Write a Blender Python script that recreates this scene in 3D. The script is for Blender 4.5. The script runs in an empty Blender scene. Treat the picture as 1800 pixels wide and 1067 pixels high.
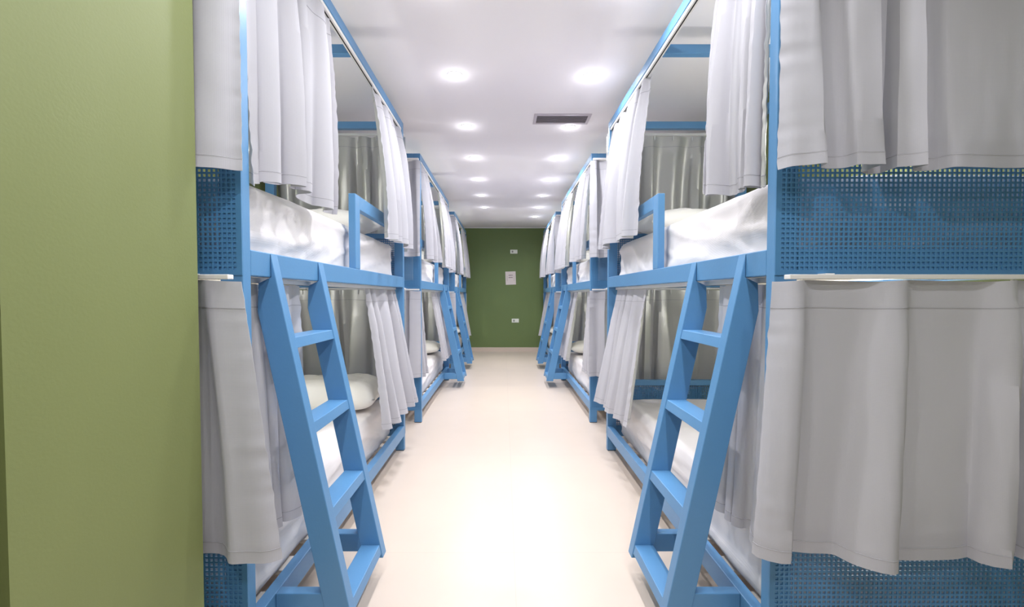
import bpy, bmesh, math, random
from math import sin, cos, pi, radians, exp
from mathutils import Vector, noise
random.seed(7)
sc = bpy.context.scene
COL = sc.collection

# ------------------------------------------------------------------ camera
EYE = 1.15
PITCH = 1.6
cam_data = bpy.data.cameras.new('camera')
cam = bpy.data.objects.new('camera', cam_data)
COL.objects.link(cam)
cam.location = (0, 0, EYE)
cam.rotation_euler = (radians(90 - PITCH), 0, 0)
cam_data.sensor_fit = 'HORIZONTAL'
cam_data.sensor_width = 36
cam_data.lens = 36 * 767 / 1800
cam_data.shift_x = 14 / 1800
cam_data.shift_y = 7 / 1800
cam_data.clip_start = 0.02
sc.camera = cam

# ------------------------------------------------------------------ world, exposure
WORLD = 0.13
w = bpy.data.worlds.new('world'); sc.world = w
w.use_nodes = True
w.node_tree.nodes['Background'].inputs[0].default_value = (0.9, 0.93, 1, 1)
w.node_tree.nodes['Background'].inputs[1].default_value = WORLD
sc.view_settings.view_transform = 'Standard'
sc.view_settings.look = 'None'
sc.view_settings.gamma = 1
sc.view_settings.use_curve_mapping = False
sc.view_settings.exposure = 0.75
sc.cycles.diffuse_bounces = 8
sc.cycles.max_bounces = 12
LAMP_POWER = 20
LAMP_COLOR = (0.97, 0.965, 1.0)

# ------------------------------------------------------------------ materials
def srgb(r, g, b):
    f = lambda c: (c / 255 / 12.92) if c / 255 <= 0.04045 else ((c / 255 + 0.055) / 1.055) ** 2.4
    return (f(r), f(g), f(b), 1)

def mat(name, col, rough=0.5, metal=0.0, bump=None, var=0.0, vscale=6.0, spec=0.5, coat=0.0, sheen=0.0):
    m = bpy.data.materials.new(name); m.use_nodes = True
    nt = m.node_tree; N = nt.nodes; L = nt.links
    b = N['Principled BSDF']
    b.inputs['Base Color'].default_value = col
    b.inputs['Roughness'].default_value = rough
    b.inputs['Metallic'].default_value = metal
    b.inputs['Specular IOR Level'].default_value = spec
    b.inputs['Coat Weight'].default_value = coat
    b.inputs['Sheen Weight'].default_value = sheen
    tc = N.new('ShaderNodeTexCoord')
    if var:
        nz = N.new('ShaderNodeTexNoise'); nz.inputs['Scale'].default_value = vscale
        nz.inputs['Detail'].default_value = 4
        L.new(tc.outputs['Object'], nz.inputs['Vector'])
        mr = N.new('ShaderNodeMapRange')
        mr.inputs['To Min'].default_value = 1 - var; mr.inputs['To Max'].default_value = 1 + var
        L.new(nz.outputs['Fac'], mr.inputs['Value'])
        hs = N.new('ShaderNodeHueSaturation'); hs.inputs['Color'].default_value = col
        L.new(mr.outputs['Result'], hs.inputs['Value'])
        L.new(hs.outputs['Color'], b.inputs['Base Color'])
    if bump:
        sc_, st, dist, kind = bump
        if kind == 'weave':
            a = N.new('ShaderNodeTexWave'); a.inputs['Scale'].default_value = sc_; a.bands_direction = 'X'
            c = N.new('ShaderNodeTexWave'); c.inputs['Scale'].default_value = sc_; c.bands_direction = 'Z'
            L.new(tc.outputs['Object'], a.inputs['Vector']); L.new(tc.outputs['Object'], c.inputs['Vector'])
            mx = N.new('ShaderNodeMath'); mx.operation = 'ADD'
            L.new(a.outputs['Fac'], mx.inputs[0]); L.new(c.outputs['Fac'], mx.inputs[1])
            h = mx.outputs[0]
        else:
            a = N.new('ShaderNodeTexNoise'); a.inputs['Scale'].default_value = sc_; a.inputs['Detail'].default_value = 3
            L.new(tc.outputs['Object'], a.inputs['Vector']); h = a.outputs['Fac']
        bp = N.new('ShaderNodeBump'); bp.inputs['Strength'].default_value = st; bp.inputs['Distance'].default_value = dist
        L.new(h, bp.inputs['Height']); L.new(bp.outputs['Normal'], b.inputs['Normal'])
    return m

def cloth(m, k):
    nt = m.node_tree; N = nt.nodes; L = nt.links; b = N['Principled BSDF']; out = N['Material Output']
    t = N.new('ShaderNodeBsdfTranslucent'); t.inputs['Color'].default_value = b.inputs['Base Color'].default_value
    mx = N.new('ShaderNodeMixShader'); mx.inputs[0].default_value = k
    L.new(b.outputs[0], mx.inputs[1]); L.new(t.outputs[0], mx.inputs[2]); L.new(mx.outputs[0], out.inputs['Surface'])
    return m

M_BLUE = mat('blue_paint', srgb(90, 142, 188), 0.38, bump=(120, 0.12, 0.002, 'noise'), var=0.03, vscale=3)
M_MESH = mat('blue_perforated_steel', srgb(78, 132, 178), 0.42)
M_CURT = mat('grey_curtain_cloth', srgb(212, 211, 218), 0.85, bump=(90, 0.10, 0.001, 'weave'), var=0.015, vscale=2, spec=0.2, sheen=0.1)
M_LINE = mat('curtain_lining', srgb(214, 214, 211), 0.36, metal=0.35, bump=(60, 0.05, 0.001, 'noise'), spec=0.6)
cloth(M_CURT, 0.35); cloth(M_LINE, 0.35)
M_STITCH = mat('hem_stitch', srgb(176, 175, 182), 0.9)
M_SHEET = mat('white_bed_linen', srgb(229, 225, 226), 0.85, bump=(110, 0.18, 0.001, 'weave'), spec=0.2)
M_PILLOW = mat('white_pillow_cotton', srgb(240, 238, 234), 0.85, bump=(80, 0.1, 0.001, 'noise'), spec=0.2)
M_ALU = mat('white_curtain_track', srgb(232, 230, 228), 0.3)
M_GLIDE = mat('white_plastic', srgb(235, 235, 235), 0.4)
M_SLAT = mat('pale_board', srgb(214, 208, 200), 0.6)
M_FOOT = mat('dark_rubber', srgb(40, 40, 42), 0.8)
M_GREEN = mat('green_wall_paint', srgb(124, 133, 82), 0.55, bump=(160, 0.12, 0.002, 'noise'), var=0.025, vscale=1.5)
M_GREEN_FAR = mat('green_end_wall_paint', srgb(106, 126, 76), 0.6, bump=(160, 0.12, 0.002, 'noise'), var=0.04, vscale=1.2)
M_CEIL = mat('white_ceiling_paint', srgb(242, 238, 242), 0.9)
M_SKIRT = mat('beige_skirting', srgb(214, 198, 184), 0.4)
M_PLATE = mat('outlet_plate', srgb(235, 238, 228), 0.4)
M_SLOT = mat('outlet_slot', srgb(150, 152, 146), 0.6)
M_PAPER = mat('paper', srgb(226, 216, 214), 0.7)
M_INK = mat('grey_print', srgb(140, 128, 130), 0.7)
M_TAPE = mat('clear_tape', srgb(190, 178, 176), 0.3)
M_GRILLE = mat('grille_paint', srgb(196, 188, 196), 0.45)
M_DARK = mat('grille_inside', srgb(70, 64, 72), 0.8)
M_RIM = mat('lamp_rim', srgb(245, 245, 245), 0.5)

def lamp_mat():
    m = bpy.data.materials.new('lamp_glow'); m.use_nodes = True
    b = m.node_tree.nodes['Principled BSDF']
    b.inputs['Base Color'].default_value = (1, 1, 1, 1)
    b.inputs['Emission Color'].default_value = (1, 0.99, 0.97, 1)
    b.inputs['Emission Strength'].default_value = 14
    return m
M_LAMP = lamp_mat()

def floor_mat():
    m = bpy.data.materials.new('cream_floor_tiles'); m.use_nodes = True
    nt = m.node_tree; N = nt.nodes; L = nt.links; b = N['Principled BSDF']
    tc = N.new('ShaderNodeTexCoord'); mp = N.new('ShaderNodeMapping')
    mp.inputs['Location'].default_value = (-0.045, -1.93 + 1.2, 0)
    L.new(tc.outputs['Object'], mp.inputs['Vector'])
    br = N.new('ShaderNodeTexBrick')
    br.offset = 0; br.squash = 1
    br.inputs['Scale'].default_value = 1
    br.inputs['Brick Width'].default_value = 1.2; br.inputs['Row Height'].default_value = 1.19
    br.inputs['Mortar Size'].default_value = 0.0016; br.inputs['Mortar Smooth'].default_value = 0.3
    br.inputs['Color1'].default_value = srgb(217, 202, 188); br.inputs['Color2'].default_value = srgb(214, 199, 186)
    br.inputs['Mortar'].default_value = srgb(206, 190, 178)
    L.new(mp.outputs['Vector'], br.inputs['Vector'])
    nz = N.new('ShaderNodeTexNoise'); nz.inputs['Scale'].default_value = 3.5; nz.inputs['Detail'].default_value = 5
    L.new(tc.outputs['Object'], nz.inputs['Vector'])
    mr = N.new('ShaderNodeMapRange'); mr.inputs['To Min'].default_value = 0.96; mr.inputs['To Max'].default_value = 1.03
    L.new(nz.outputs['Fac'], mr.inputs['Value'])
    hs = N.new('ShaderNodeHueSaturation'); L.new(br.outputs['Color'], hs.inputs['Color']); L.new(mr.outputs['Result'], hs.inputs['Value'])
    L.new(hs.outputs['Color'], b.inputs['Base Color'])
    b.inputs['Roughness'].default_value = 0.34
    b.inputs['Specular IOR Level'].default_value = 0.4
    return m
M_FLOOR = floor_mat()

# ------------------------------------------------------------------ mesh helpers
def link_mesh(name, me, m, parent=None, smooth=False, bevel=0.0):
    mats = m if isinstance(m, (list, tuple)) else [m]
    if not me.materials:
        for k in mats: me.materials.append(k)
    o = bpy.data.objects.new(name, me); COL.objects.link(o)
    if parent: o.parent = parent
    if smooth:
        me.polygons.foreach_set('use_smooth', [True] * len(me.polygons))
    if bevel:
        bv = o.modifiers.new('bevel', 'BEVEL'); bv.width = bevel; bv.segments = 2; bv.limit_method = 'ANGLE'
    return o

def from_bm(name, bm, m, parent=None, **k):
    bmesh.ops.recalc_face_normals(bm, faces=bm.faces)
    me = bpy.data.meshes.new(name); bm.to_mesh(me); bm.free()
    return link_mesh(name, me, m, parent, **k)

def add_box(bm, x0, x1, y0, y1, z0, z1):
    v = [bm.verts.new(p) for p in ((x0,y0,z0),(x1,y0,z0),(x1,y1,z0),(x0,y1,z0),(x0,y0,z1),(x1,y0,z1),(x1,y1,z1),(x0,y1,z1))]
    for f in ((0,1,2,3),(4,5,6,7),(0,1,5,4),(1,2,6,5),(2,3,7,6),(3,0,4,7)):
        bm.faces.new([v[i] for i in f])

def box(name, x0, x1, y0, y1, z0, z1, m, parent=None, bevel=0.0):
    bm = bmesh.new(); add_box(bm, x0, x1, y0, y1, z0, z1)
    return from_bm(name, bm, m, parent, bevel=bevel)

def add_cyl(bm, cx, cy, z0, z1, r, n=32):
    a = [bm.verts.new((cx + r*cos(2*pi*i/n), cy + r*sin(2*pi*i/n), z0)) for i in range(n)]
    b = [bm.verts.new((cx + r*cos(2*pi*i/n), cy + r*sin(2*pi*i/n), z1)) for i in range(n)]
    bm.faces.new(a); bm.faces.new(b)
    for i in range(n): bm.faces.new((a[i], a[(i+1) % n], b[(i+1) % n], b[i]))

def prism_y(name, pts, y0, y1, m, parent, bevel=0.0):
    """polygon of (x, z) extruded along y"""
    bm = bmesh.new()
    a = [bm.verts.new((x, y0, z)) for x, z in pts]; b = [bm.verts.new((x, y1, z)) for x, z in pts]
    bm.faces.new(a); bm.faces.new(b); n = len(pts)
    for i in range(n): bm.faces.new((a[i], a[(i+1) % n], b[(i+1) % n], b[i]))
    return from_bm(name, bm, m, parent, bevel=bevel)

def struct(o):
    o['kind'] = 'structure'; return o

def tag(o, label, cat, group=None):
    o['label'] = label; o['category'] = cat
    if group: o['group'] = group
    return o

def empty(name, loc):
    o = bpy.data.objects.new(name, None); o.empty_display_size = 0.1
    COL.objects.link(o); o.location = loc; return o

# ------------------------------------------------------------------ room shell
CEIL = 2.53
XL, XR = -1.77, 1.80
YN, YF = -1.25, 8.95
struct(box('floor', XL - .1, XR + .1, YN - .1, YF + .1, -0.1, 0, M_FLOOR))
struct(box('ceiling', XL - .1, XR + .1, YN - .1, YF + .1, CEIL, CEIL + 0.1, M_CEIL))
struct(box('wall_left', XL - .1, XL, YN, YF, 0, CEIL, M_GREEN))
struct(box('wall_right', XR, XR + .1, YN, YF, 0, CEIL, M_GREEN))
struct(box('wall_far', XL - .1, XR + .1, YF, YF + .1, 0, CEIL, M_GREEN_FAR))
# unseen near end left open so world light adds fill from behind the camera
PX = -0.792
struct(box('wall_pier', XL, PX, 0.686, 1.13, 0, CEIL, M_GREEN))
struct(box('wall_shade_block', XL, PX, YN, 0.63, 0, CEIL, M_GREEN))  # unseen block added so the narrow gap beside the pier stays dark
struct(box('baseboard_far', XL, XR, YF - 0.012, YF, 0, 0.08, M_SKIRT))
struct(box('trim_ceiling', XL, XR, YF - 0.012, YF, CEIL - 0.012, CEIL, M_CEIL))

# ------------------------------------------------------------------ downlights
def downlight(x, y, label, lamp=True):
    r = empty('ceiling_downlight', (x, y, CEIL))
    tag(r, label, 'ceiling light', 'recessed ceiling downlights')
    bm = bmesh.new(); n = 40; rings = []
    for rad, z in ((0.049, 0.0), (0.049, -0.003), (0.040, -0.005), (0.036, -0.001)):
        rings.append([bm.verts.new((rad*cos(2*pi*i/n), rad*sin(2*pi*i/n), z)) for i in range(n)])
    for a, b in zip(rings, rings[1:]):
        for i in range(n): bm.faces.new((a[i], a[(i+1) % n], b[(i+1) % n], b[i]))
    from_bm('rim', bm, M_RIM, r)
    bm = bmesh.new(); add_cyl(bm, 0, 0, -0.0035, -0.001, 0.037)
    from_bm('lamp_lens', bm, M_LAMP, r)
    ld = bpy.data.lights.new('downlight_beam', 'SPOT')
    ld.energy = LAMP_POWER; ld.color = LAMP_COLOR
    ld.spot_size = radians(165); ld.spot_blend = 0.9; ld.shadow_soft_size = 0.035
    lo = bpy.data.objects.new('downlight_beam', ld); COL.objects.link(lo); lo.parent = r
    lo.location = (0, 0, -0.02)
    pd = bpy.data.lights.new('downlight_glow', 'POINT'); pd.energy = LAMP_POWER*0.012; pd.color = LAMP_COLOR; pd.shadow_soft_size = 0.03
    po = bpy.data.objects.new('downlight_glow', pd); COL.objects.link(po); po.parent = r; po.location = (0, 0, -0.05)

ordn = ['nearest', 'second', 'third', 'fourth', 'fifth', 'sixth', 'seventh']
LY = [2.79, 3.62, 4.44, 5.26, 6.08, 6.90, 7.70]
for i, y in enumerate(LY):
    if i < 6:
        downlight(-0.309, y - 0.015, 'round recessed white downlight in the left ceiling row, %s in view' % (ordn[i] if i else 'nearest'))
    downlight(0.54, y, 'round recessed white downlight in the right ceiling row, %s in view%s' % (ordn[i], ', by the air vent' if i == 1 else ''))
for k in range(1, 5):
    for x, sd in ((-0.309, 'left'), (0.54, 'right')):
        downlight(x, 2.79 - 0.826*k, 'white downlight in the %s ceiling row, %s one overhead or behind the viewer' % (sd, ordn[k-1] if k > 1 else 'first'))

# ------------------------------------------------------------------ air vent
def vent():
    x0, x1, y0, y1 = 0.231, 0.668, 3.355, 3.545
    r = empty('air_vent', ((x0+x1)/2, (y0+y1)/2, CEIL))
    tag(r, 'rectangular slatted air grille set in the white ceiling', 'air vent')
    hx, hy = (x1-x0)/2, (y1-y0)/2
    bm = bmesh.new(); b = 0.022
    add_box(bm, -hx, hx, -hy, -hy+b, -0.008, 0); add_box(bm, -hx, hx, hy-b, hy, -0.008, 0)
    add_box(bm, -hx, -hx+b, -hy+b, hy-b, -0.008, 0); add_box(bm, hx-b, hx, -hy+b, hy-b, -0.008, 0)
    from_bm('frame', bm, M_GRILLE, r)
    box('backing', -hx+b, hx-b, -hy+b, hy-b, -0.0008, 0, M_DARK, r)
    n = 8; st = (2*hy-2*b)/n
    for i in range(n):
        c = -hy + b + st*(i+.5)
        bm = bmesh.new()
        v = [bm.verts.new(p) for p in ((-hx+b, c-.006, -.0075), (hx-b, c-.006, -.0075), (hx-b, c+.002, -.0015), (-hx+b, c+.002, -.0015),
                                       (-hx+b, c-.004, -.0085), (hx-b, c-.004, -.0085), (hx-b, c+.004, -.0025), (-hx+b, c+.004, -.0025))]
        for f in ((0,1,2,3),(4,5,6,7),(0,1,5,4),(2,3,7,6),(0,3,7,4),(1,2,6,5)): bm.faces.new([v[k] for k in f])
        from_bm('slat', bm, M_GRILLE, r)
vent()

# ------------------------------------------------------------------ end wall fittings
def px2w(px, py, D):
    return (px - 886) * D / 767, EYE + (519 - py) * D / 767

def outlet(px, py, label):
    x, z = px2w(px, py, YF)
    r = empty('wall_outlet', (x, YF, z)); tag(r, label, 'outlet')
    box('plate', -0.073, 0.073, -0.009, 0, -0.04, 0.04, M_PLATE, r, bevel=0.003)
    box('socket', -0.045, -0.012, -0.011, -0.009, -0.02, 0.02, M_SLOT, r)
    box('switch', 0.008, 0.045, -0.012, -0.009, -0.024, 0.024, M_PLATE, r, bevel=0.001)
outlet(903.2, 442.6, 'upper white outlet plate on green end wall, above the paper notice')
outlet(905.8, 563.6, 'lower white outlet plate on green end wall, below the paper notice')

def notice():
    x, z = px2w(897.6, 488.8, YF)
    r = empty('paper_notice', (x, YF, z)); r.rotation_euler = (0, radians(-2), 0)
    tag(r, 'small pinkish-white paper notice taped on the green end wall', 'notice')
    box('sheet', -0.105, 0.105, -0.003, -0.0005, -0.135, 0.135, M_PAPER, r)
    for z0, ws in ((0.057, (.018,.028,.012,.016)), (0.012, (.02,.014,.024,.016))):
        bm = bmesh.new(); cx = -0.04
        for ww in ws:
            add_box(bm, cx, cx+ww, -0.004, -0.003, z0-.008, z0+.008); cx += ww + 0.003
        from_bm('printed_line', bm, M_INK, r)
    for sx in (-1, 1):
        box('tape', sx*0.072-.004, sx*0.072+.004, -0.004, -0.003, -0.06, 0.05, M_TAPE, r)
notice()

# ------------------------------------------------------------------ perforated panel (shared meshes)
def perforated(name, wdt, hgt, pitch, hole, th):
    mx = 0.011
    nx = int((wdt - 2*mx) / pitch); nz = int((hgt - 2*mx) / pitch)
    ox = (wdt - nx*pitch)/2; oz = (hgt - nz*pitch)/2
    def lines(n, o, tot):
        L = [0.0]; g = (pitch-hole)/2
        for i in range(n): L += [o + i*pitch + g, o + i*pitch + g + hole]
        return L + [tot]
    xs = lines(nx, ox, wdt); zs = lines(nz, oz, hgt)
    V = []; F = []; W, H = len(xs), len(zs)
    for y in (0.0, th):
        for z in zs:
            for x in xs: V.append((x, y, z))
    S = W*H
    for j in range(H-1):
        for i in range(W-1):
            a = j*W+i; b = a+1; c = a+W+1; d = a+W
            if i % 2 == 1 and j % 2 == 1:
                F += [(a, a+S, b+S, b), (b, b+S, c+S, c), (c, c+S, d+S, d), (d, d+S, a+S, a)]
            else:
                F += [(a, b, c, d), (d+S, c+S, b+S, a+S)]
    def edge(a, b): F.append((b, a, a+S, b+S))
    for i in range(W-1): edge(i, i+1); edge((H-1)*W+i+1, (H-1)*W+i)
    for j in range(H-1): edge((j+1)*W, j*W); edge(j*W+W-1, (j+1)*W+W-1)
    me = bpy.data.meshes.new(name); me.from_pydata(V, [], F); me.materials.append(M_MESH)
    return me

BW = 1.0          # bed width
L_BED = 2.0
PW, PD = 0.065, 0.04
Z_UR0, Z_UR1 = 1.207, 1.283   # upper long rail
Z_LR0, Z_LR1 = 0.108, 0.185   # lower long rail
Z_TOP = 2.41
MESH_UP = perforated('perforated_upper', BW, 0.395, 0.0137, 0.0085, 0.003)
MESH_LO = perforated('perforated_lower', BW, 0.405, 0.0137, 0.0085, 0.003)

# ------------------------------------------------------------------ bunk bed
BEDS = []
def build_bed(s, W, D0, flip, where):
    """s=-1 left of the aisle, +1 right; local x = s*t, t grows from the aisle face into the bed"""
    root = empty('bunk_bed', (s*W, D0, 0))
    tag(root, where, 'bunk bed', 'blue steel bunk beds along the aisle')
    def B(name, t0, t1, y0, y1, z0, z1, m=M_BLUE, parent=root, bevel=0.003):
        x0, x1 = sorted((s*t0, s*t1)); return box(name, x0, x1, y0, y1, z0, z1, m, parent, bevel)
    # four posts
    for t0 in (0, BW-PW):
        for y0 in (0, L_BED-PD):
            p = B('post', t0, t0+PW, y0, y0+PD, 0.004, Z_TOP)
            B('foot_pad', t0+.002, t0+PW-.002, y0+.002, y0+PD-.002, 0, 0.004, M_FOOT, p, 0)
    # long rails, one per side and level
    for t0, t1 in ((0, 0.04), (BW-0.04, BW)):
        for z0, z1 in ((Z_LR0, Z_LR1), (Z_UR0, Z_UR1), (Z_TOP-0.05, Z_TOP)):
            B('side_rail', t0, t1, PD, L_BED-PD, z0, z1)
    # cross bars at both ends
    for y0 in (0, L_BED-PD):
        for z0, z1 in ((Z_LR0, Z_LR1), (0.485, 0.525), (Z_UR0, Z_UR1), (1.565, 1.60), (Z_TOP-0.05, Z_TOP)):
            B('cross_bar', PW, BW-PW, y0, y0+PD, z0, z1)
    # top middle cross bar, slat board supports
    B('cross_bar', 0.04, BW-0.04, L_BED/2-.02, L_BED/2+.02, Z_TOP-0.05, Z_TOP-.004)
    for z in (Z_UR0+.012, Z_LR0+.012):
        for k in range(9):
            yy = 0.14 + k*(L_BED-0.28-0.09)/8
            B('slat', 0.04, BW-0.04, yy, yy+0.09, z, z+.016, M_SLAT, root, 0)
    # perforated end panels, fixed outside the frame
    for me, z0 in ((MESH_UP, 1.207), (MESH_LO, 0.118)):
        for y in (-0.0032, L_BED+0.0002):
            o = link_mesh('perforated_panel', me, M_MESH, root)
            o.location = (0 if s > 0 else -BW, y, z0)
    # curtain tracks: end tracks outside the panels, side tracks under the rails
    for z0, z1 in ((1.1935, 1.2065), (2.335, 2.352)):
        for y0, y1 in ((-0.060, -0.034), (L_BED+0.034, L_BED+0.060)):
            B('curtain_track', 0.005, BW-0.005, y0, y1, z0, z1, M_ALU, root, 0.002)
            for k in range(2):
                tt = 0.12 + k*0.62
                yb = -0.034 if y0 < 0 else L_BED + 0.0032
                B('track_bracket', tt, tt+.025, yb, yb+0.0308, z0+.002, z1+0.004, M_GLIDE, root, 0)
    for z1, ta in ((Z_UR0, 0.050), (Z_TOP-0.05, 0.004)):
        tr = B('curtain_track', ta, ta+0.024, PD+.005, L_BED-PD-.005, z1-0.017, z1, M_ALU, root, 0.002)
        B('track_groove', ta+.009, ta+.015, PD+.007, L_BED-PD-.007, z1-0.0182, z1-.0171, M_FOOT, tr, 0)
    # guard frame beside the upper mattress
    def Y(a, b): return (a, b) if not flip else (L_BED-b, L_BED-a)
    gf = 0.945
    y0, y1 = Y(gf, gf+0.07); B('guard_post', 0, 0.035, y0, y1, Z_UR1, 1.657)
    y0, y1 = Y(gf+0.07, L_BED-PD); B('guard_bar', 0, 0.035, y0, y1, 1.588, 1.657)
    # ladder
    lad = bpy.data.objects.new('ladder', None); COL.objects.link(lad); lad.parent = root; lad.empty_display_size = 0.1
    lad['label'] = 'leaning blue steel ladder with four wide rungs'
    slope = 0.249/1.193
    ztop, zbot = Z_UR1, 0.088
    front = lambda z: -(ztop - z)*slope          # t of the front face
    poly = [(0.0, ztop), (front(zbot), zbot), (front(zbot)+0.082, zbot), (front(1.10)+0.082, 1.10), (front(1.188)+.06, 1.188), (0.0-.0005, Z_UR0)]
    for a, b in ((0.145, 0.187), (0.498, 0.545)):
        y0, y1 = Y(a, b)
        pts = [(s*(t-0.0008), z) for t, z in poly]
        prism_y('stile', pts, y0, y1, M_BLUE, lad, 0.0025)
        # foot bar back to the lower rail
        t0 = front(0.15)+0.075
        B('foot_bar', t0, -0.0005, y0+.002, y1-.004, 0.113, 0.186, M_BLUE, lad)
    for z in (1.013, 0.733, 0.447, 0.142):
        y0, y1 = Y(0.187, 0.498)
        f = front(z) + 0.002
        pts = [(s*t, zz) for t, zz in ((f, z), (front(z-.036)+.002, z-.036), (f+.078, z-.036), (f+.074, z))]
        prism_y('rung', pts, y0, y1, M_BLUE, lad, 0.002)
    BEDS.append(root)
    return root

# ------------------------------------------------------------------ soft things
def rounded_grid_box(sx, sy, sz, r, step):
    """vertices/faces of a rounded box centred at 0; returns verts, faces, normals"""
    bm = bmesh.new()
    def axis(n, L): return [-L/2 + L*i/n for i in range(n+1)]
    nx, ny, nz = [max(3, int(q/step)) for q in (sx, sy, sz)]
    X, Yv, Z = axis(nx, sx), axis(ny, sy), axis(nz, sz)
    def sheet(A, Bv, fn):
        g = [[bm.verts.new(fn(a, b)) for b in Bv] for a in A]
        for i in range(len(A)-1):
            for j in range(len(Bv)-1): bm.faces.new((g[i][j], g[i+1][j], g[i+1][j+1], g[i][j+1]))
    sheet(X, Yv, lambda a, b: (a, b, sz/2)); sheet(X, Yv, lambda a, b: (a, b, -sz/2))
    sheet(X, Z, lambda a, b: (a, sy/2, b)); sheet(X, Z, lambda a, b: (a, -sy/2, b))
    sheet(Yv, Z, lambda a, b: (sx/2, a, b)); sheet(Yv, Z, lambda a, b: (-sx/2, a, b))
    bmesh.ops.remove_doubles(bm, verts=bm.verts, dist=1e-5)
    bmesh.ops.recalc_face_normals(bm, faces=bm.faces)
    nrm = {}
    for v in bm.verts:
        c = Vector((max(-sx/2+r, min(sx/2-r, v.co.x)), max(-sy/2+r, min(sy/2-r, v.co.y)), max(-sz/2+r, min(sz/2-r, v.co.z))))
        d = v.co - c
        if d.length > 1e-7:
            d.normalize(); v.co = c + d*r
        nrm[v] = d
    return bm, nrm

def ridge(x): return 1 - abs(x)*2

def mattress(s, W, D0, level, label, seed):
    z0, z1 = (1.237, 1.512) if level == 'up' else (0.138, 0.40)
    t0, t1, y0, y1 = (0.058 if level == 'up' else 0.075), BW-0.06, 0.065, L_BED-0.09
    sx, sy, sz = t1-t0, y1-y0, z1-z0
    bm, nrm = rounded_grid_box(sx, sy, sz, 0.045, 0.016)
    off = Vector((seed*3.1, seed*7.7, seed*1.3))
    for v, n in nrm.items():
        p = v.co.copy()
        if v.co.z < -sz/2 + 0.02: continue
        side = abs(n.x) > 0.6 or abs(n.y) > 0.6
        q = Vector((p.x, p.y, p.z)) + off
        if side:
            a = p.y + p.x
            wx = 0.25*noise.noise(Vector((a*2, p.z*2, seed+4)))
            dg = noise.noise(Vector(((a+wx)*1.3 + p.z*4.6, p.z*3.2 - a*0.5, seed)))
            d2 = noise.noise(Vector((a*2.2 - p.z*7.5, p.z*3 + a*0.6, seed+9)))
            d3 = noise.noise(Vector((a*9 + p.z*12, p.z*11, seed+19)))
            fade = min(1, (sz/2 - abs(p.z))/0.07 + 0.15)
            h = 0.020*max(0, ridge(dg*1.6))**2.2 + 0.011*max(0, ridge(d2*1.8))**3 - 0.010 + 0.002*d3
            v.co += n*h*fade*0.8
        else:
            h = 0.008*noise.noise(q*2.0) + 0.004*ridge(noise.noise(Vector((p.x*5+p.y*2, p.y*1.5-p.x*3, seed))))
            v.co += n*h
        # slack sheet: slight sag of the long edge
    cx = s*(W + (t0+t1)/2)
    o = from_bm('mattress', bm, M_SHEET, None, smooth=True)
    o.location = (cx, D0 + (y0+y1)/2, (z0+z1)/2)
    tag(o, label, 'mattress', 'mattresses under white sheets')
    return o

def pillow(x, y, z, w_, d_, h_, label, rz=0, rx=0, seed=0, ry=0, rnd_=3.0):
    bm = bmesh.new(); n = 28
    top = {}; bot = {}
    for i in range(n+1):
        for j in range(n+1):
            u = -1 + 2*i/n; v = -1 + 2*j/n
            pu = u*(1 - 0.07*(1-v*v)*(abs(u)**3)) ; pv = v*(1 - 0.09*(1-u*u)*(abs(v)**3))
            k = max(0, (1-abs(u)**rnd_))**0.5 * max(0, (1-abs(v)**rnd_))**0.5
            nz = 0.06*noise.noise(Vector((u*2.2, v*2.2, seed))) + 0.03*noise.noise(Vector((u*6, v*6, seed+3)))
            X, Yy = pu*w_/2, pv*d_/2
            zt = h_*0.5*k*(1+nz*2.2)
            top[i, j] = bm.verts.new((X, Yy, zt))
            bot[i, j] = top[i, j] if (i in (0, n) or j in (0, n)) else bm.verts.new((X, Yy, -h_*0.42*k))
    for i in range(n):
        for j in range(n):
            bm.faces.new((top[i,j], top[i+1,j], top[i+1,j+1], top[i,j+1]))
            bm.faces.new((bot[i,j], bot[i,j+1], bot[i+1,j+1], bot[i+1,j]))
    o = from_bm('pillow', bm, M_PILLOW, None, smooth=True)
    o.location = (x, y, z); o.rotation_euler = (radians(rx), radians(ry), radians(rz))
    tag(o, label, 'pillow', 'white bed pillows')
    return o

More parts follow.
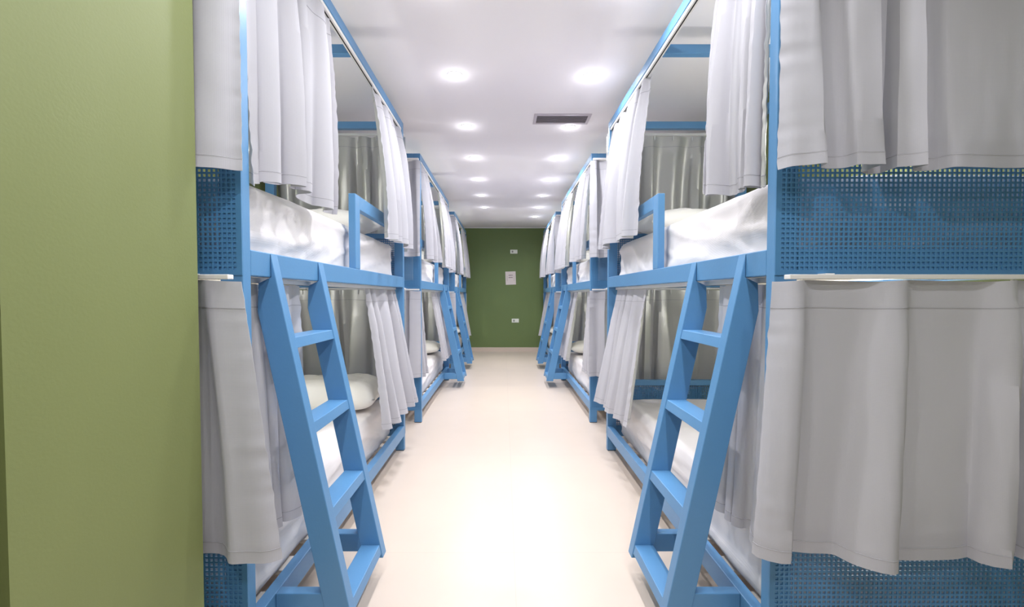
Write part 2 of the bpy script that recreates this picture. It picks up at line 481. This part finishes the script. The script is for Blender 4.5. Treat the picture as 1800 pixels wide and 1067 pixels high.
# ------------------------------------------------------------------ curtains
_b = bmesh.new(); add_box(_b, -.003, .003, -.003, .003, -.008, .013); add_box(_b, -.0015, .0015, -.003, .003, -.020, -.008)
HOOK = bpy.data.meshes.new('hook'); _b.to_mesh(HOOK); _b.free()
def curtain(s, W, D0, T0, T1, B0, B1, zt, zb, folds, label, group, seed, amp=(0.012, 0.038), skew=0.3, hemvar=0.006, lift=None, bulge=1.0, phase=None, hooks=False):
    """T*/B* = (t, y) ends of the top / bottom line; u runs 0..1 along them"""
    rnd = random.Random(seed)
    nu = int(folds*16)+1; nv = 64
    ph0 = rnd.uniform(0, 2*pi) if phase is None else phase
    w1, w2, w3 = [rnd.uniform(0, 2*pi) for _ in range(3)]
    a1, a2 = rnd.uniform(0.05, 0.12), rnd.uniform(0.02, 0.05)
    amps = [rnd.uniform(0.65, 1.3) for _ in range(int(folds)+3)]
    H = zt - zb
    ux, uy = s*(T1[0]-T0[0]), T1[1]-T0[1]          # winding so that the cloth side faces out of the bunk
    nx_, ny_ = -uy, ux                              # (u x down)
    out = (-s, 0) if abs(uy) > abs(ux) else (0, -1 if T0[1] < L_BED/2 else 1)
    flipw = (nx_*out[0] + ny_*out[1]) < 0
    def pt(u, v):
        uu = u + a1*sin(2*pi*u + w1)*(u*(1-u)*4) + a2*sin(2*pi*2.6*u + w2 + 0.8*v)*(u*(1-u)*4)
        ph = ph0 + 2*pi*folds*uu + 0.5*sin(2.2*v + w3)*v
        k = max(0.0, folds*uu); ki = int(k); fr = k-ki; fr = fr*fr*(3-2*fr)
        am = amps[min(ki, len(amps)-1)]*(1-fr) + amps[min(ki+1, len(amps)-1)]*fr
        vv = min(1.0, v*3.5); vv = vv*vv*(3-2*vv)
        A = (amp[0] + (amp[1]-amp[0])*(0.45*vv + 0.55*v))*am
        f = sin(ph) + 0.26*sin(2*ph + w1) + 0.10*sin(3*ph+w2)*v + 0.5*sin(ph*0.43 + w3)*v
        q = 1-(1-v)**bulge
        t = (T0[0]*(1-u) + T1[0]*u)*(1-q) + (B0[0]*(1-u) + B1[0]*u)*q
        y = (T0[1]*(1-u) + T1[1]*u)*(1-v) + (B0[1]*(1-u) + B1[1]*u)*v
        dx, dy = T1[0]-T0[0], T1[1]-T0[1]; L = math.hypot(dx, dy); dx /= L; dy /= L
        tang = -skew*A*sin(2*ph + 0.6)*1.3
        e = min(u, 1-u)
        pk = exp(-e*L/0.028)*0.0065*noise.noise(Vector((seed, v*H*30, u*3)))*min(1, v*12)
        wr = 0.0035*noise.noise(Vector((seed*1.7, u*L*9, v*H*3.0))) + 0.0018*noise.noise(Vector((seed, u*L*30, v*H*8)))
        d = A*f + pk + wr*(0.3+v)
        t += dx*tang + (-dy)*d
        y += dy*tang + dx*d
        zl = zb + hemvar*sin(2*pi*u*1.3 + w2) + (0 if lift is None else lift(u))
        z = zt + (zl - zt)*v - (0.0025*(1-cos(2*pi*folds*uu*1.0+ph0))*(1-v)**6)
        return (s*(W+t), D0+y, z)
    def sheet(vs, th, name, m, parent, off=0.0):
        V = []; F = []
        for v in vs:
            for i in range(nu): V.append(pt(i/(nu-1), v))
        for j in range(len(vs)-1):
            for i in range(nu-1):
                a = j*nu+i; F.append((a, a+1, a+nu+1, a+nu) if not flipw else (a, a+nu, a+nu+1, a+1))
        me = bpy.data.meshes.new(name); me.from_pydata([(p[0]-org[0], p[1]-org[1], p[2]-org[2]) for p in V], [], F)
        for k in m: me.materials.append(k)
        me.polygons.foreach_set('use_smooth', [True]*len(me.polygons))
        o = bpy.data.objects.new(name, me); COL.objects.link(o); o.parent = parent
        md = o.modifiers.new('thickness', 'SOLIDIFY'); md.thickness = th; md.offset = 0; md.material_offset = 1 if len(m) > 1 else 0
        es = o.modifiers.new('crisp_hem', 'EDGE_SPLIT'); es.split_angle = radians(50)
        return o
    org = (s*(W+(B0[0]+B1[0])/2), D0+(B0[1]+B1[1])/2, zb)
    root = empty('curtain', org)
    tag(root, label, 'curtain', group)
    hh = 0.075/H; bh = 0.032/H
    mm = [M_CURT, M_LINE]
    g = 0.0006/H
    sheet([0, hh*0.33, hh*0.66, hh-g], 0.0022, 'header', mm, root)
    n = nv
    for v0 in (hh, 1-bh):
        sheet([v0-0.0012/H, v0+0.0012/H], 0.0034, 'stitch_line', [M_STITCH], root)
    sheet([hh-g*2 + (1-bh-hh+g*3)*i/n for i in range(n+1)], 0.0014, 'cloth_panel', mm, root)
    sheet([1-bh+g, 1-bh*0.66, 1-bh*0.33, 1.0], 0.0024, 'bottom_hem', mm, root)
    if hooks:
        for k in range(7):
            p = pt((k+.5)/7, 0.0); q = (out[0]*-0.007, out[1]*-0.007)
            h = link_mesh('hook', HOOK, M_GLIDE, root)
            h.location = (p[0]-org[0]+q[0], p[1]-org[1]+q[1], p[2]-org[2]-0.013)
    return root

W_L, W_R = 0.739, 0.765
DS = [1.237, 3.91, 6.60]
WL = [0.739, 0.745, 0.745]
WR = [0.765, 0.775, 0.775]
place = ['nearest to the camera', 'second along the aisle', 'farthest, beside the green end wall']
pl = ['nearest', 'middle', 'farthest']
GU = 'grey curtains on the upper bunks'; GL_ = 'grey curtains on the lower bunks'
GEU = 'grey curtains across the upper bunk ends'; GEL = 'grey curtains across the lower bunk ends'
ZT_U, ZB_U, ZT_L, ZB_L = 2.339, 1.485, 1.19, 0.385
seed = 11
# (near bunch y extent top, bottom ; far bunch y extent top, bottom)
SPEC = {
 (-1, 0): dict(un=((.047, .68), (.047, .59)), uf=((1.24, 1.95), (1.24, 1.95)), ln=((.055, .46), (.055, .40)), lf=((1.28, 1.945), (1.28, 1.95))),
 (1, 0): dict(un=((.045, .36), (.045, .25)), uf=((1.14, 1.95), (1.16, 1.95)), ln=((.055, .46), (.055, .42)), lf=((1.27, 1.945), (1.29, 1.95))),
 (-1, 1): dict(un=((.055, .46), (.055, .60)), uf=((1.08, 1.95), (1.15, 1.95)), ln=((.055, .30), (.055, .34)), lf=((1.10, 1.80), (1.25, 1.75))),
 (1, 1): dict(un=((.055, .60), (.055, .55)), uf=((1.0, 1.95), (1.05, 1.95)), ln=((.055, .50), (.055, .50)), lf=((1.15, 1.90), (1.20, 1.80))),
 (-1, 2): dict(un=((.055, .50), (.055, .50)), uf=((1.2, 1.95), (1.2, 1.95)), ln=((.055, .45), (.055, .45)), lf=((1.2, 1.95), (1.3, 1.9))),
 (1, 2): dict(un=((.055, .50), (.055, .50)), uf=((1.2, 1.95), (1.2, 1.95)), ln=((.055, .45), (.055, .45)), lf=((1.2, 1.95), (1.3, 1.9))),
}
for s in (-1, 1):
    side = 'left' if s < 0 else 'right'
    for b in range(3):
        W = (WL if s < 0 else WR)[b]; D0 = DS[b]
        build_bed(s, W, D0, b == 1, 'blue steel bunk bed %s of the aisle, %s' % (side, place[b]))
        mattress(s, W, D0, 'up', 'white sheeted mattress on the upper bunk of the %s %s bed' % (pl[b], side), seed*1.0+b)
        mattress(s, W, D0, 'lo', 'white sheeted mattress on the lower bunk of the %s %s bed' % (pl[b], side), seed*2.0+b)
        # pillows
        cx = s*(W+0.46)
        yp = D0 + 1.66
        pillow(cx, yp+.03, 1.622, 0.66, 0.44, 0.19, 'white pillow on the upper bunk of the %s %s bed' % (pl[b], side), rz=3*s, seed=seed, rx=5)
        if not (s > 0 and b == 0):
            xx = s*(W+0.40) if b == 0 else s*(W+0.38)
            pillow(xx, D0 + (1.62 if b == 0 else 1.6), 0.49 if b else 0.505, 0.66, 0.42, 0.17 if b else 0.21, 'white pillow on the lower bunk of the %s %s bed' % (pl[b], side), rz=-4*s, seed=seed+2, rnd_=3.0 if b else 5.0)
        sp = SPEC[s, b]
        # aisle side bunches
        def cu(key, t_top, t_b, zt, zb, folds, label, grp, amp, **k):
            global seed
            (a0, a1), (b0, b1) = sp[key]; seed += 1
            curtain(s, W, D0, (t_top, a0), (t_top, a1), (t_b[0], b0), (t_b[1], b1), zt, zb, folds, label, grp, seed, amp=amp, **k)
        up = 'light grey upper bunk curtain bunched at the %s end of the %s ' + side + ' bed'
        lo = 'light grey lower bunk curtain bunched at the %s end of the %s ' + side + ' bed'
        if b == 0:
            un_b = (0.0, -0.03) if s < 0 else (0.0, -0.085)
        else:
            un_b = (-0.045, -0.07)
        cu('un', 0.016, un_b, ZT_U, ZB_U, 4.2 if b else 4.6, up % ('near', pl[b]), GU, (0.012, 0.030), bulge=1.8, lift=(lambda u: 0.04*sin(pi*u**0.7) - 0.012*(1-u)) if s < 0 and b == 0 else ((lambda u: -0.018*(1-u)) if b == 0 else None))
        cu('uf', 0.016, (-0.06, -0.065), ZT_U, ZB_U, 4.3, up % ('far', pl[b]), GU, (0.014, 0.032), bulge=1.8)
        cu('ln', 0.070, (0.030, 0.03), ZT_L-.002, 0.365 if b == 0 else ZB_L, 4.2, lo % ('near', pl[b]), GL_, (0.010, 0.022))
        cu('lf', 0.060 if b != 1 else 0.088, (-.03, -.04) if b == 1 else ((-0.055, -0.08) if s < 0 else (-.04, -.07)), ZT_L-.002, ZB_L-.01, 4.4, lo % ('far', pl[b]), GL_, (0.010, 0.030))
        # end curtains
        for e, yy, nm in ((0, -0.047, 'near'), (1, L_BED+0.047, 'far')):
            sgn = -1 if e == 0 else 1
            for zt, zb, g, lv in ((2.333, ZB_U, GEU, 'upper'), (1.192, 0.43, GEL, 'lower')):
                seed += 1
                yb = yy + sgn*((0.025 if b == 0 else 0.042) if e == 0 else 0.072)
                if b == 0 and s < 0 and e == 0: yb = yy - 0.014
                tt, tb = (0.0, 0.02) if e == 1 else (-0.012, -0.02)
                if e == 0 and b == 0:
                    tt, tb = (-0.027, -0.036) if lv == 'upper' else ((-0.022, -0.13) if s < 0 else (-0.034, -0.075))
                f = (5.4 if lv == 'upper' else 4.6) if e == 0 else 5.0
                curtain(s, W, D0, (tt, yy), (0.985, yy), (tb, yb), (0.985, yb), zt, zb, f,
                        'light grey curtain across the %s bunk at the %s end of the %s %s bed' % (lv, nm, pl[b], side), g, seed,
                        amp=(0.012, ((0.034 if lv == 'upper' else 0.036) if (b or s > 0) else 0.026) if e == 0 else 0.049), hooks=b == 0)

# ------------------------------------------------------------------ unseen fill lamps on the side walls, added to brighten each bunk
def fill_lamp(s, x, y, z, label):
    r = empty('fill_lamp', (x, y, z)); tag(r, label, 'fill lamp', 'added bunk fill lamps')
    def bx(n, a, b, *k, m=M_GLIDE, bevel=0.002):
        x0, x1 = sorted((-s*a, -s*b)); return box(n, x0, x1, *k, m, r, bevel)
    bx('back_plate', 0, 0.010, -0.03, 0.03, -0.05, 0.05)
    bx('arm', 0.010, 0.035, -0.008, 0.008, -0.008, 0.008, m=M_GRILLE)
    bx('lamp_head', 0.035, 0.060, -0.05, 0.05, -0.018, 0.018)
    bx('diffuser', 0.060, 0.062, -0.045, 0.045, -0.014, 0.014, m=M_LAMP, bevel=0)
    ld = bpy.data.lights.new('fill_light', 'POINT'); ld.energy = FILL_POWER; ld.color = (1, 0.98, 0.95); ld.shadow_soft_size = 0.05
    lo = bpy.data.objects.new('fill_light', ld); COL.objects.link(lo); lo.parent = r; lo.location = (-s*0.12, 0, 0)
FILL_POWER = 7
for s in (-1, 1):
    for b in range(3):
        for z, lv in ((1.98, 'upper'), (0.92, 'lower')):
            fill_lamp(s, XL if s < 0 else XR, DS[b] + 0.75, z, 'small white fill lamp, added unseen on the wall of the %s bunk, %s %s bed' % (lv, pl[b], 'left' if s < 0 else 'right'))
